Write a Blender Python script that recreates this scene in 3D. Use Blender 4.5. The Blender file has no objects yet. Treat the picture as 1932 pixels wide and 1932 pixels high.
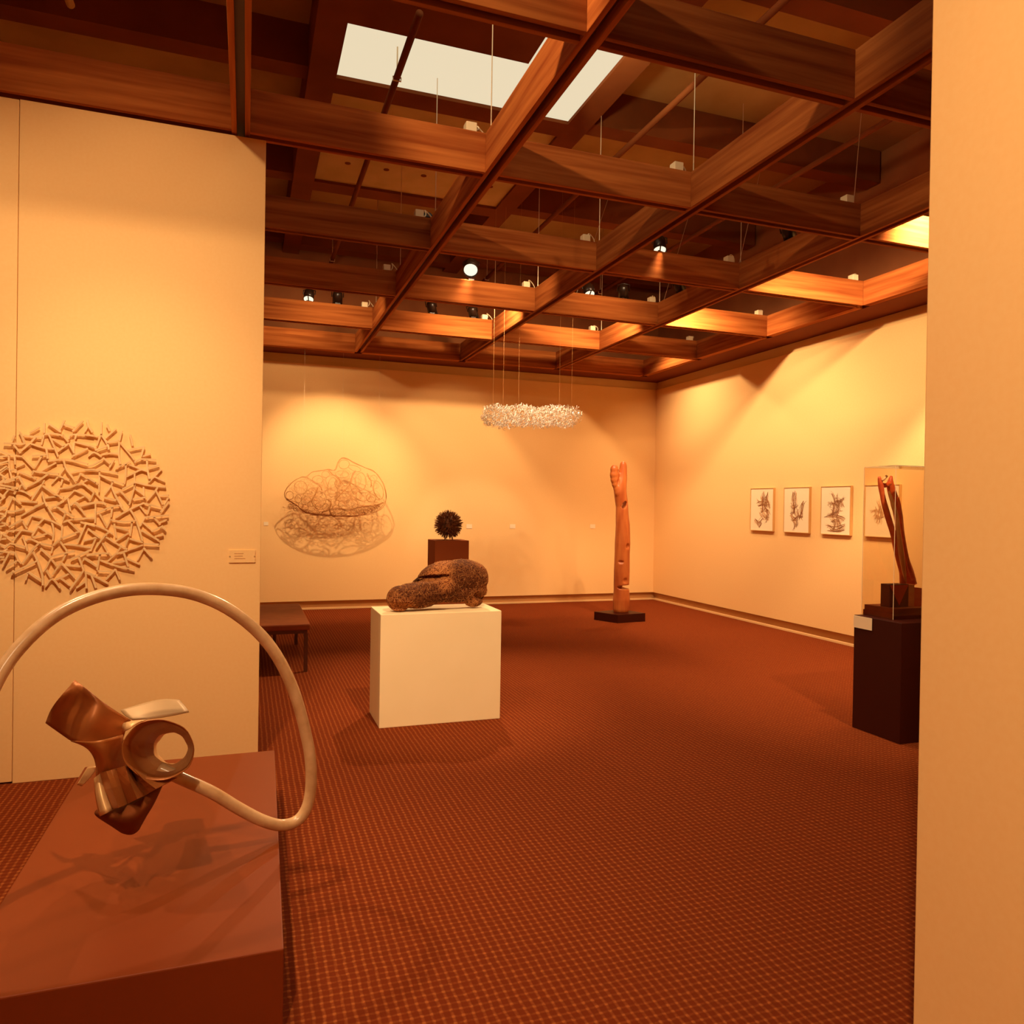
import bpy, bmesh, math, random
from mathutils import Vector, Matrix

# ------------------------------------------------------------ camera
H = 1.5                      # eye height
F = 1419.7                   # focal length in pixels of the 1932 px frame
YAW, PITCH, ROLL = (math.radians(a) for a in (19.48, -0.3866, 0.8947))
fw = Vector((math.sin(YAW)*math.cos(PITCH), math.cos(YAW)*math.cos(PITCH), math.sin(PITCH)))
rt = fw.cross(Vector((0, 0, 1))).normalized()
up = rt.cross(fw)
RT = math.cos(ROLL)*rt + math.sin(ROLL)*up
UP = -math.sin(ROLL)*rt + math.cos(ROLL)*up
scene = bpy.context.scene
col = scene.collection
cam = bpy.data.objects.new('camera', bpy.data.cameras.new('camera'))
col.objects.link(cam)
M4 = Matrix((RT, UP, -fw)).transposed().to_4x4()
M4.translation = (0, 0, H)
cam.matrix_world = M4
cam.data.sensor_width = 36
cam.data.lens = F/1932*36
cam.data.clip_start = 0.05
scene.camera = cam

# ------------------------------------------------------------ world and exposure
w = bpy.data.worlds.new('world'); scene.world = w
w.use_nodes = True
w.node_tree.nodes['Background'].inputs[0].default_value = (1, .55, .25, 1)
w.node_tree.nodes['Background'].inputs[1].default_value = 0.02
vs = scene.view_settings
vs.view_transform = 'Standard'; vs.look = 'None'; vs.gamma = 1; vs.use_curve_mapping = False
vs.exposure = 1.45

WARM = (1.0, .68, .38)
def spot(loc, target, power, angle=60, blend=.6, size=.04, color=WARM, name='spot_light', parent=None):
    d = bpy.data.lights.new(name, 'SPOT')
    d.energy = power; d.spot_size = math.radians(angle); d.spot_blend = blend
    d.shadow_soft_size = size; d.color = color
    o = bpy.data.objects.new(name, d); col.objects.link(o)
    v = Vector(target)-Vector(loc)
    o.rotation_euler = v.to_track_quat('-Z', 'Y').to_euler()
    o.location = loc
    if parent:
        o.parent = parent; o.matrix_parent_inverse = parent.matrix_world.inverted()
    return o

# spots without fixtures: room lamps out of view, and lights added above the grid
spot((-.5, 3.25, 3.93), (-.5, 4.6, 1.3), 24, 140, 1)             # steep, on the stick relief
spot((-.5, 2.3, 3.92), (-.62, 4.6, 1.35), 62, 46, 1)             # stick relief, from farther back
spot((-.6, 2.2, 3.92), (-.6, 4.6, .0), 90, 100, 1)
spot((-1.9, 3.3, 3.93), (-1.5, 4.6, .6), 26, 115, 1)
spot((-.3, 2.6, 4.35), (2.8, 4.6, 3.7), 75, 62, .5)              # rakes over the nearer beams
spot((1.2, 2.35, 3.92), (1.4, 5.2, .45), 195, 34, .9)            # white plinth front
spot((-.6, -.6, 3.9), (1.4, .6, 1.0), 195, 100, 1)               # wall beside the camera
spot((-1.5, 4.3, 3.9), (-.35, 2.75, .6), 60, 46, .7)              # bent wood ring
spot((3.6, 2.4, 3.9), (4.25, 3.95, 1.2), 130, 46, .9)
spot((2.4, 6.75, 4.05), (2.5, 7.6, 3.6), 20, 120, 1)             # added to brighten the middle cross beams
spot((3.7, 6.75, 4.05), (3.7, 7.6, 3.6), 14, 120, 1)  # added likewise, farther right on these beams
spot((.5, 9.5, 4.0), (.7, 10.6, 3.6), 14, 130, 1)  # added to brighten the edge beam at the back
spot((2.3, 4.9, 4.5), (3.7, 6.0, 5.3), 14, 60, .3, color=(.95, .8, .45))   # added, stands in for light spilling on the concrete
spot((.9, 3.9, 4.5), (-.3, 4.3, 5.3), 12, 60, .3, color=(.95, .8, .45))  # second added stand-in for spill, left of the skylight
spot((4.9, 4.2, 3.95), (6.4, 6.0, 1.4), 190, 125, 1)             # right wall, hidden by the near wall
spot((5.2, 2.8, 3.95), (6.4, 4.2, 1.3), 60, 80, .9)
spot((5.2, 9.7, 3.95), (6.4, 9.3, 1.4), 75, 130, 1)  # added wash on the right wall near the corner
spot((2.6, 7.9, 3.95), (3.0, 11, 1.5), 80, 120, 1)  # this and the next two: added washes for the back wall
spot((4.0, 7.9, 3.95), (4.6, 11, 1.1), 75, 120, 1)
spot((.9, 7.9, 3.95), (.7, 11, 1.6), 34, 120, 1)

# ------------------------------------------------------------ helpers
def ray(px, py):
    return RT*((px-966)/F) + UP*(-(py-966)/F) + fw
def at(px, py, Y):
    d = ray(px, py)
    return Vector((0, 0, H)) + d*(Y/d.y)
def tag(o, label=None, cat=None, group=None, kind=None):
    if label: o['label'] = label
    if cat: o['category'] = cat
    if group: o['group'] = group
    if kind: o['kind'] = kind
    return o
def empty(name, loc=(0, 0, 0), rz=0):
    o = bpy.data.objects.new(name, None); col.objects.link(o)
    o.location = loc; o.rotation_euler = (0, 0, rz)
    o.empty_display_size = .05
    bpy.context.view_layer.update()
    return o
def add_obj(name, me, mat, parent=None, smooth=False):
    o = bpy.data.objects.new(name, me); col.objects.link(o)
    if mat: me.materials.append(mat)
    if smooth:
        for p in me.polygons: p.use_smooth = True
    if parent:
        o.parent = parent
        o.matrix_parent_inverse = Matrix.Translation(parent.location).inverted() if not any(parent.rotation_euler) else (Matrix.Translation(parent.location) @ parent.rotation_euler.to_matrix().to_4x4()).inverted()
    return o
class MB:
    """collects shapes for one mesh"""
    def __init__(s): s.v = []; s.f = []
    def box(s, a, b, bev=0):
        x0, y0, z0 = a; x1, y1, z1 = b
        n = len(s.v)
        s.v += [(x0,y0,z0),(x1,y0,z0),(x1,y1,z0),(x0,y1,z0),(x0,y0,z1),(x1,y0,z1),(x1,y1,z1),(x0,y1,z1)]
        s.f += [tuple(n+i for i in q) for q in ((0,3,2,1),(4,5,6,7),(0,1,5,4),(1,2,6,5),(2,3,7,6),(3,0,4,7))]
        return s
    def prism(s, pts, z0, z1):
        n = len(s.v); k = len(pts)
        s.v += [(x, y, z0) for x, y in pts]+[(x, y, z1) for x, y in pts]
        s.f += [tuple(n+i for i in reversed(range(k))), tuple(n+k+i for i in range(k))]
        s.f += [(n+i, n+(i+1) % k, n+k+(i+1) % k, n+k+i) for i in range(k)]
        return s
    def tube(s, pts, r, sides=8, closed=False, cap=True, flat=1.0, twist=0):
        pts = [Vector(p) for p in pts]; m = len(pts)
        rs = r if isinstance(r, (list, tuple)) else [r]*m
        n0 = len(s.v); prev = None
        for i, p in enumerate(pts):
            a = pts[i-1] if (i > 0 or closed) else pts[i]
            b = pts[(i+1) % m] if (i < m-1 or closed) else pts[i]
            t = (b-a).normalized() if (b-a).length > 1e-9 else Vector((0, 0, 1))
            if prev is None:
                ref = Vector((0, 0, 1)) if abs(t.z) < .9 else Vector((0, 1, 0))
                u = t.cross(ref).normalized()
            else:
                u = (prev - t*prev.dot(t))
                u = u.normalized() if u.length > 1e-6 else t.orthogonal().normalized()
            prev = u; vv = t.cross(u)
            for k in range(sides):
                an = 2*math.pi*(k+.5)/sides+twist
                s.v.append(tuple(p + u*math.cos(an)*rs[i] + vv*math.sin(an)*rs[i]*flat))
        L = m if closed else m-1
        for i in range(L):
            for k in range(sides):
                a = n0+i*sides+k; b = n0+i*sides+(k+1) % sides
                c = n0+((i+1) % m)*sides+(k+1) % sides; d = n0+((i+1) % m)*sides+k
                s.f.append((a, b, c, d))
        if cap and not closed:
            s.f.append(tuple(n0+k for k in reversed(range(sides))))
            s.f.append(tuple(n0+(m-1)*sides+k for k in range(sides)))
        return s
    def cyl(s, p, q, r, sides=20, r2=None): return s.tube([p, q], [r, r if r2 is None else r2], sides)
    def ball(s, c, r, seg=12, ring=8, scale=(1, 1, 1), rot=None):
        n = len(s.v); c = Vector(c)
        def P(v):
            v = Vector((v[0]*scale[0]*r, v[1]*scale[1]*r, v[2]*scale[2]*r))
            if rot: v = rot @ v
            return tuple(c+v)
        s.v.append(P((0, 0, -1)))
        for i in range(1, ring):
            th = math.pi*i/ring
            for k in range(seg):
                a = 2*math.pi*k/seg
                s.v.append(P((math.sin(th)*math.cos(a), math.sin(th)*math.sin(a), -math.cos(th))))
        s.v.append(P((0, 0, 1))); e = len(s.v)-1
        for k in range(seg):
            s.f.append((n, n+1+(k+1) % seg, n+1+k))
            s.f.append((e, e-seg+k, e-seg+(k+1) % seg))
        for i in range(ring-2):
            for k in range(seg):
                a = n+1+i*seg
                s.f.append((a+k, a+(k+1) % seg, a+seg+(k+1) % seg, a+seg+k))
        return s
    def mesh(s, name='mesh'):
        me = bpy.data.meshes.new(name); me.from_pydata(s.v, [], s.f); me.update()
        return me
    def build(s, name, mat, parent=None, smooth=False, bevel=0):
        o = add_obj(name, s.mesh(name), mat, parent, smooth)
        if bevel:
            m = o.modifiers.new('bevel', 'BEVEL'); m.width = bevel; m.segments = 2; m.limit_method = 'ANGLE'
        return o
def box(name, a, b, mat, parent=None, bevel=0):
    return MB().box(a, b).build(name, mat, parent, False, bevel)
def bake(o):
    bpy.context.view_layer.update()
    dg = bpy.context.evaluated_depsgraph_get()
    me = bpy.data.meshes.new_from_object(o.evaluated_get(dg))
    o.modifiers.clear(); o.data = me
    for p in me.polygons: p.use_smooth = True
    return o
def copy_tree(o, parent=None):
    c = o.copy(); col.objects.link(c)
    if parent: c.parent = parent
    for ch in list(o.children): copy_tree(ch, c)
    return c

# ------------------------------------------------------------ materials
def mat(name, base=(.8, .8, .8), rough=.6, metal=0, spec=.4):
    m = bpy.data.materials.new(name); m.use_nodes = True
    b = m.node_tree.nodes['Principled BSDF']
    b.inputs['Base Color'].default_value = (*base, 1)
    b.inputs['Roughness'].default_value = rough
    b.inputs['Metallic'].default_value = metal
    b.inputs['Specular IOR Level'].default_value = spec
    return m
def N(m, t, **kw):
    n = m.node_tree.nodes.new(t)
    for k, v in kw.items():
        if k in n.inputs: n.inputs[k].default_value = v
        else: setattr(n, k, v)
    return n
def L(m, a, b): m.node_tree.links.new(a, b)
def noise_mat(name, c0, c1, rough=.6, scale=(1, 1, 1), nscale=5, detail=6, lo=.35, hi=.65, bump=0, bumpd=.002, metal=0, spec=.4, rnd=0, generated=False):
    m = mat(name, c0, rough, metal, spec); b = m.node_tree.nodes['Principled BSDF']
    tc = N(m, 'ShaderNodeTexCoord'); mp = N(m, 'ShaderNodeMapping'); mp.inputs['Scale'].default_value = scale
    L(m, tc.outputs['Generated' if generated else 'Object'], mp.inputs['Vector'])
    nz = N(m, 'ShaderNodeTexNoise'); nz.inputs['Scale'].default_value = nscale; nz.inputs['Detail'].default_value = detail
    if rnd:
        oi = N(m, 'ShaderNodeObjectInfo'); ad = N(m, 'ShaderNodeVectorMath', operation='ADD')
        mu = N(m, 'ShaderNodeMath', operation='MULTIPLY'); mu.inputs[1].default_value = 37.
        L(m, oi.outputs['Random'], mu.inputs[0]); L(m, mp.outputs[0], ad.inputs[0]); L(m, mu.outputs[0], ad.inputs[1])
        L(m, ad.outputs[0], nz.inputs['Vector'])
    else: L(m, mp.outputs[0], nz.inputs['Vector'])
    cr = N(m, 'ShaderNodeValToRGB')
    cr.color_ramp.elements[0].position = lo; cr.color_ramp.elements[0].color = (*c0, 1)
    cr.color_ramp.elements[1].position = hi; cr.color_ramp.elements[1].color = (*c1, 1)
    L(m, nz.outputs['Fac'], cr.inputs[0])
    if rnd:
        hs = N(m, 'ShaderNodeHueSaturation'); mr = N(m, 'ShaderNodeMapRange')
        mr.inputs['To Min'].default_value = 1-rnd; mr.inputs['To Max'].default_value = 1+rnd
        L(m, oi.outputs['Random'], mr.inputs[0]); L(m, mr.outputs[0], hs.inputs['Value'])
        L(m, cr.outputs[0], hs.inputs['Color']); L(m, hs.outputs[0], b.inputs['Base Color'])
    else: L(m, cr.outputs[0], b.inputs['Base Color'])
    if bump:
        bp = N(m, 'ShaderNodeBump'); bp.inputs['Strength'].default_value = bump; bp.inputs['Distance'].default_value = bumpd
        L(m, nz.outputs['Fac'], bp.inputs['Height']); L(m, bp.outputs[0], b.inputs['Normal'])
    return m
def emit(name, c, s):
    m = mat(name, (0, 0, 0)); b = m.node_tree.nodes['Principled BSDF']
    b.inputs['Emission Color'].default_value = (*c, 1); b.inputs['Emission Strength'].default_value = s
    return m
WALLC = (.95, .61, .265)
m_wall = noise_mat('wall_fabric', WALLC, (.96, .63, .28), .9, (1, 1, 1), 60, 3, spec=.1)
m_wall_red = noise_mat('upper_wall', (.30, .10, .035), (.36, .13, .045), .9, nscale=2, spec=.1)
m_conc = noise_mat('concrete', (.42, .24, .08), (.52, .32, .12), .85, nscale=1.5, spec=.2)
m_conc2 = noise_mat('concrete_pale', (.55, .40, .18), (.66, .48, .24), .85, nscale=2.5, spec=.2)
m_frame = noise_mat('brown_steel', (.20, .055, .015), (.25, .07, .02), .8, nscale=2, spec=.08)
m_wood_x = noise_mat('fir_beam_x', (.25, .055, .011), (.50, .16, .036), .85, (.35, 8, 8), 3.0, 8, .3, .7, rnd=.2, spec=.06)
m_wood_y = noise_mat('fir_beam_y', (.25, .055, .011), (.50, .16, .036), .85, (8, .35, 8), 3.0, 8, .3, .7, rnd=.2, spec=.06)
m_soffit = mat('soffit_brown', (.20, .05, .014), .8, 0, .1)
m_fascia = noise_mat('fascia_board', (.72, .46, .18), (.80, .54, .24), .6, (.5, .5, 4), 2)
m_base = mat('baseboard_brown', (.50, .24, .08), .6)
m_strip = mat('baseboard_strip', (.85, .55, .25), .4)
m_black = mat('black_paint', (.045, .005, .001), .5, 0, .2)
m_white = noise_mat('white_plinth_paint', (.92, .72, .42), (.94, .74, .44), .7, nscale=4, spec=.2)
m_plat = noise_mat('platform_laminate', (.20, .036, .007), (.23, .043, .009), .4, nscale=1.2, spec=.18)
m_bench = noise_mat('bench_leather', (.26, .06, .016), (.32, .08, .02), .6, nscale=8, spec=.15)
m_dark = mat('dark_walnut', (.12, .03, .01), .5)
m_metal = mat('steel_cable', (.8, .62, .4), .35, .6)
m_cream = mat('cream_enamel', (.85, .68, .42), .5)
m_can = mat('lamp_can_black', (.02, .008, .004), .35)
m_bulb = emit('lamp_glow', (1, .85, .58), .5)
m_star = emit('lamp_bulb_bright', (1, .88, .62), .48)
m_sky = emit('skylight_daylight', (1.0, .84, .57), .30)
m_paper = mat('drawing_paper', (.95, .78, .52), .8)
m_ink = mat('brown_ink', (.30, .10, .03), .8)
m_inkl = mat('brown_ink_wash', (.62, .32, .12), .8)
m_brass = mat('brass_frame', (.75, .5, .22), .35, .5)
m_red = noise_mat('red_carved_wood', (.62, .085, .02), (.75, .14, .03), .4, (1, 1, 6), 5)
m_redbright = mat('red_lacquer', (.62, .07, .02), .35)
m_redlight = noise_mat('orange_split_wood', (.72, .33, .10), (.8, .42, .15), .5, (1, 1, 4), 6)
m_col = noise_mat('cherry_wood', (.46, .10, .022), (.62, .18, .04), .38, (6, 6, 1), 2.5, 6, rnd=0)
m_twig = noise_mat('pale_twig', (.80, .52, .24), (.90, .62, .31), .65, nscale=12)
m_ring = noise_mat('steamed_ash', (.58, .34, .16), (.78, .52, .29), .25, (2, 2, 2), 7, 5, .3, .7, spec=.6)
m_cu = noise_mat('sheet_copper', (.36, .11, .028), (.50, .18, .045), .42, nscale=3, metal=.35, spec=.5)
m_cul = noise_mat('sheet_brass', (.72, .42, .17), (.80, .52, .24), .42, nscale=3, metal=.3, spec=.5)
m_cug = mat('sheet_pale_grey', (.50, .33, .17), .45, .2)
m_umber = mat('umber_paint', (.30, .075, .02), .7, 0, .1)
m_fib = mat('dry_fibre', (.62, .27, .08), .8)
m_wire = mat('copper_wire', (.62, .28, .08), .5)
m_wirel = mat('copper_wire_light', (.70, .36, .12), .5)
m_burr = noise_mat('dark_burr', (.10, .03, .01), (.35, .13, .04), .6, nscale=40)
def frizz():
    m = mat('clear_shavings', (1, .93, .8), .3)
    b = m.node_tree.nodes['Principled BSDF']
    b.inputs['Transmission Weight'].default_value = .25
    return m
m_frizz = frizz()
def glass():
    m = bpy.data.materials.new('acrylic_clear'); m.use_nodes = True; nt = m.node_tree
    b = nt.nodes['Principled BSDF']; nt.nodes.remove(b)
    tr = N(m, 'ShaderNodeBsdfTransparent'); tr.inputs[0].default_value = (.985, .95, .88, 1)
    gl = N(m, 'ShaderNodeBsdfGlossy'); gl.inputs['Roughness'].default_value = .03
    fr = N(m, 'ShaderNodeFresnel'); fr.inputs[0].default_value = 1.3
    mx = N(m, 'ShaderNodeMixShader')
    L(m, fr.outputs[0], mx.inputs[0]); L(m, tr.outputs[0], mx.inputs[1]); L(m, gl.outputs[0], mx.inputs[2])
    L(m, mx.outputs[0], nt.nodes['Material Output'].inputs[0])
    return m
m_glass = glass()
m_edge = mat('acrylic_edge', (1, .78, .48), .2)
def carpet():
    m = mat('woven_carpet', (.4, .12, .03), .95, spec=.05); b = m.node_tree.nodes['Principled BSDF']
    tc = N(m, 'ShaderNodeTexCoord'); sp = N(m, 'ShaderNodeSeparateXYZ')
    nz0 = N(m, 'ShaderNodeTexNoise'); nz0.inputs['Scale'].default_value = 9; nz0.inputs['Detail'].default_value = 2
    ad = N(m, 'ShaderNodeVectorMath', operation='SCALE'); ad.inputs['Scale'].default_value = .012
    ad2 = N(m, 'ShaderNodeVectorMath', operation='ADD')
    L(m, tc.outputs['Object'], nz0.inputs['Vector']); L(m, nz0.outputs['Color'], ad.inputs[0])
    L(m, tc.outputs['Object'], ad2.inputs[0]); L(m, ad.outputs[0], ad2.inputs[1]); L(m, ad2.outputs[0], sp.inputs[0])
    outs = []
    for ax in ('X', 'Y'):
        s = N(m, 'ShaderNodeMath', operation='MULTIPLY'); s.inputs[1].default_value = 2*math.pi/.030
        L(m, sp.outputs[ax], s.inputs[0])
        c = N(m, 'ShaderNodeMath', operation='COSINE'); L(m, s.outputs[0], c.inputs[0])
        r = N(m, 'ShaderNodeMapRange'); r.inputs['From Min'].default_value = .1; r.inputs['From Max'].default_value = 1
        L(m, c.outputs[0], r.inputs[0]); outs.append(r.outputs[0])
    mu = N(m, 'ShaderNodeMath', operation='MULTIPLY'); mu.inputs[1].default_value = .42
    L(m, outs[0], mu.inputs[0])
    mv = N(m, 'ShaderNodeMath', operation='MULTIPLY'); mv.inputs[1].default_value = .30; L(m, outs[1], mv.inputs[0])
    sm = N(m, 'ShaderNodeMath', operation='ADD'); L(m, mu.outputs[0], sm.inputs[0]); L(m, mv.outputs[0], sm.inputs[1])
    pr = N(m, 'ShaderNodeMath', operation='MULTIPLY'); L(m, outs[0], pr.inputs[0]); L(m, outs[1], pr.inputs[1])
    pa = N(m, 'ShaderNodeMath', operation='MULTIPLY_ADD'); pa.inputs[1].default_value = .55; L(m, pr.outputs[0], pa.inputs[0]); L(m, sm.outputs[0], pa.inputs[2]); sm = pa
    nz = N(m, 'ShaderNodeTexNoise'); nz.inputs['Scale'].default_value = 70; nz.inputs['Detail'].default_value = 3
    L(m, tc.outputs['Object'], nz.inputs['Vector'])
    mm = N(m, 'ShaderNodeMath', operation='MULTIPLY'); L(m, sm.outputs[0], mm.inputs[0])
    nr = N(m, 'ShaderNodeMapRange'); nr.inputs['From Min'].default_value = .3; nr.inputs['From Max'].default_value = .6; nr.inputs['To Min'].default_value = .35; nr.inputs['To Max'].default_value = 1.1
    L(m, nz.outputs['Fac'], nr.inputs[0]); L(m, nr.outputs[0], mm.inputs[1])
    cr = N(m, 'ShaderNodeValToRGB')
    cr.color_ramp.elements[0].color = (.16, .026, .006, 1); cr.color_ramp.elements[0].position = .05
    cr.color_ramp.elements[1].color = (.37, .10, .024, 1); cr.color_ramp.elements[1].position = .95
    L(m, mm.outputs[0], cr.inputs[0]); L(m, cr.outputs[0], b.inputs['Base Color'])
    bp = N(m, 'ShaderNodeBump'); bp.inputs['Strength'].default_value = .5; bp.inputs['Distance'].default_value = .004
    L(m, mm.outputs[0], bp.inputs['Height']); L(m, bp.outputs[0], b.inputs['Normal'])
    return m
m_carpet = carpet()
def fibre_rock():
    m = mat('matted_fibre', (.3, .1, .03), .8, spec=.15); b = m.node_tree.nodes['Principled BSDF']
    tc = N(m, 'ShaderNodeTexCoord')
    nz = N(m, 'ShaderNodeTexNoise'); nz.inputs['Scale'].default_value = 22; nz.inputs['Detail'].default_value = 4
    L(m, tc.outputs['Object'], nz.inputs['Vector'])
    mx = N(m, 'ShaderNodeVectorMath', operation='SCALE'); mx.inputs['Scale'].default_value = .09
    ad = N(m, 'ShaderNodeVectorMath', operation='ADD'); L(m, nz.outputs['Color'], mx.inputs[0])
    L(m, tc.outputs['Object'], ad.inputs[0]); L(m, mx.outputs[0], ad.inputs[1])
    vo = N(m, 'ShaderNodeTexVoronoi', feature='DISTANCE_TO_EDGE'); vo.inputs['Scale'].default_value = 52
    L(m, ad.outputs[0], vo.inputs['Vector'])
    n2 = N(m, 'ShaderNodeTexNoise'); n2.inputs['Scale'].default_value = 5; n2.inputs['Detail'].default_value = 3
    L(m, tc.outputs['Object'], n2.inputs['Vector'])
    cr = N(m, 'ShaderNodeValToRGB')
    cr.color_ramp.elements[0].color = (.55, .21, .06, 1); cr.color_ramp.elements[0].position = .0
    cr.color_ramp.elements[1].color = (.17, .04, .01, 1); cr.color_ramp.elements[1].position = .22
    L(m, vo.outputs['Distance'], cr.inputs[0])
    c2 = N(m, 'ShaderNodeValToRGB')
    c2.color_ramp.elements[0].color = (.35, .30, .28, 1); c2.color_ramp.elements[0].position = .38
    c2.color_ramp.elements[1].color = (1, 1, 1, 1); c2.color_ramp.elements[1].position = .62
    L(m, n2.outputs['Fac'], c2.inputs[0])
    ml = N(m, 'ShaderNodeMix', data_type='RGBA', blend_type='MULTIPLY'); ml.inputs[0].default_value = 1
    L(m, cr.outputs[0], ml.inputs[6]); L(m, c2.outputs[0], ml.inputs[7]); L(m, ml.outputs[2], b.inputs['Base Color'])
    bp = N(m, 'ShaderNodeBump'); bp.inputs['Strength'].default_value = 1; bp.inputs['Distance'].default_value = .006; bp.invert = True
    L(m, vo.outputs['Distance'], bp.inputs['Height']); L(m, bp.outputs[0], b.inputs['Normal'])
    return m
m_rock = fibre_rock()

# ------------------------------------------------------------ room shell
def struct(o): o['kind'] = 'structure'; return o
XR, YB, XL, YF = 6.40, 11.0, -4.0, -3.0      # right, back, left, front wall planes
ZC = 5.40                                     # concrete ceiling
struct(box('floor', (XL, YF, -.05), (XR+.1, YB+.1, 0), m_carpet))
struct(box('wall_back', (XL, YB, .12), (XR, YB+.1, 3.476), m_wall))
struct(box('wall_right', (XR, YF, .12), (XR+.1, YB+.1, 3.476), m_wall))
struct(box('wall_left', (XL-.1, YF, 0), (XL, YB+.1, ZC), m_wall))
struct(box('wall_front', (XL, YF-.1, 0), (XR+.1, YF, ZC), m_wall))
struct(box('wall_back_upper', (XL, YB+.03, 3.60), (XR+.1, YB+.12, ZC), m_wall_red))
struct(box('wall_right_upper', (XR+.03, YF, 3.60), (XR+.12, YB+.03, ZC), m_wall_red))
struct(box('baseboard_back', (XL, YB+.05, 0), (XR+.1, YB+.1, .12), m_base))
struct(box('baseboard_right', (XR+.05, YF, 0), (XR+.1, YB+.05, .12), m_base))
struct(box('trim_1', (XL, YB-.005, 0), (XR-.005, YB+.05, .022), m_strip))
struct(box('trim_2', (XR-.005, YF, 0), (XR+.05, YB-.005, .022), m_strip))
struct(box('trim_3', (XL, YB+.02, 3.476), (XR+.03, YB+.1, 3.60), m_fascia))
struct(box('trim_4', (XR+.02, YF, 3.476), (XR+.1, YB+.02, 3.60), m_fascia))
struct(box('trim_5', (XL, 10.65, 3.607), (5.99, YB+.03, 3.64), m_soffit))
struct(box('trim_6', (5.99, YF, 3.607), (XR+.03, YB+.03, 3.64), m_soffit))
# partitions
struct(box('wall_partition_left', (-1.143, 4.6, 0), (.084, 4.72, 3.596), m_wall, bevel=.003))
struct(box('wall_partition_far_left', (XL, 4.606, .008), (-1.147, 4.72, 3.596), m_wall, bevel=.003))
struct(box('wall_partition_right', (1.40, YF, 0), (1.50, 1.256, 3.596), m_wall, bevel=.003))

# ------------------------------------------------------------ high concrete ceiling with skylight
sx0, sx1 = .655, 2.73
by = [4.25, 6.35, 8.46, 10.57]                # far edges of the bays
MBc = MB()
MBc.box((XL, YF, ZC), (sx0-.22, YB+.1, ZC+.15))
MBc.box((sx1+.22, YF, ZC), (XR+.12, YB+.1, ZC+.15))
MBc.box((sx0-.22, YF, ZC), (sx1+.22, 2.1, ZC+.15))
MBc.box((sx0-.22, 8.46, ZC), (sx1+.22, YB+.1, ZC+.15))
struct(MBc.build('ceiling', m_conc))
fr = MB()
for x0, x1 in ((sx0-.22, sx0), (sx1, sx1+.22)): fr.box((x0, YF, 5.0), (x1, YB, ZC))
struct(fr.build('trim_7', m_frame))
for i, y in enumerate((4.25-.01, 6.35, 8.46, 10.57)):
    struct(box('trim_%d' % (8+i), (sx0, y, 5.0 if i else 5.1), (sx1, y+.24, ZC), m_frame))
    # the cross members go on left and right of the bay
    struct(box('trim_%d' % (12+i), (XL, y+.02, 5.06), (sx0-.22, y+.22, ZC), m_frame))
    struct(box('trim_%d' % (16+i), (sx1+.22, y+.02, 5.06), (XR, y+.22, ZC), m_frame))
struct(box('trim_20', (sx0, 4.99, 5.0), (2.06, 5.60, 5.02), m_frame))
win = struct(empty('window_1', (1.7, 5.3, ZC)))
pn = box('window_pane', (sx0, 2.1, 5.03), (sx1, 6.35, 5.05), m_sky, win)
# second bay: pale concrete panel with tie holes
bay = MB().box((sx0, 6.59, 5.03), (sx1, 8.46, 5.1))
bay = struct(bay.build('ceiling_bay', m_conc2))
th = MB()
for x in (.95, 1.35, 1.75, 2.15, 2.5):
    for y in (7.15, 7.95): th.cyl((x, y, 5.026), (x, y, 5.05), .03, 16)
o = th.build('tie_hole', m_frame, bay); o['kind'] = 'stuff'
# ------------------------------------------------------------ timber grid
GX = [(-.0356+k)*1.5 for k in range(5)]        # long beams run away from the camera
GY = [(1.0699+j)*1.5 for j in range(7)]        # cross beams
ZB, ZT = 3.607, 3.855
ordn = ['nearest', 'second nearest', 'third', 'fourth', 'fifth']
longn = ['leftmost', 'second from left', 'third from left', 'rightmost']
long_labels = ['long timber ceiling beam at far left, running over the edge of the partition',
 'long timber ceiling beam in the middle, running past the bright skylight',
 'long timber ceiling beam right of the middle one, below the glowing round lamp can',
 'long timber ceiling beam nearest the right wall, carrying two lit cans']
for k in range(4):
    e = empty('ceiling_beam', (GX[k], 5.3, ZB))
    tag(e, long_labels[k], 'beam', 'long beams of the timber ceiling grid')
    for s in (-1, 1):
        xa, xb = sorted((GX[k]+s*.022, GX[k]+s*.05))
        box('plank', (xa, 0, ZB), (xb, 10.55, ZT), m_wood_y, e, .002)
    box('spacer', (GX[k]-.022, 0, ZB+.05), (GX[k]+.022, 10.55, ZB+.07), m_dark, e)
cross_labels = {1: 'dark cross beam of the ceiling grid nearest the camera, in front of the skylight',
 2: 'cross beam of the ceiling grid running along the top edge of the left partition',
 3: 'dark red cross beam of the ceiling grid behind the glowing star lamp level',
 4: 'lit orange cross beam of the ceiling grid directly under the brightest lamp',
 5: 'pale cross beam of the ceiling grid, last before the back wall'}
for j in range(1, 6):
    e = empty('cross_beam', (2.2, GY[j], ZB))
    tag(e, cross_labels[j], 'beam', 'cross beams of the timber ceiling grid')
    xs = [-1.6]+GX
    for k in range(5):
        x0 = xs[k]+(.05 if k else 0); x1 = xs[k+1]-.05
        for s in (-1, 1):
            ya, yb = sorted((GY[j]+s*.022, GY[j]+s*.05))
            box('plank', (x0, ya, ZB), (x1, yb, ZT), m_wood_x, e, .002)
e = empty('edge_beam', (3, 10.6, ZB)); tag(e, 'timber edge beam along the back wall top', 'beam')
xs = [-.8]+GX
for k in range(5):
    box('plank', (xs[k]+(.05 if k else 0), 10.55, ZB), (xs[k+1]-.05, 10.65, ZT), m_wood_x, e, .002)
e = empty('edge_beam', (5.95, 5, ZB)); tag(e, 'timber edge beam along the right wall top', 'beam')
ys = [0]+GY
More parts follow.
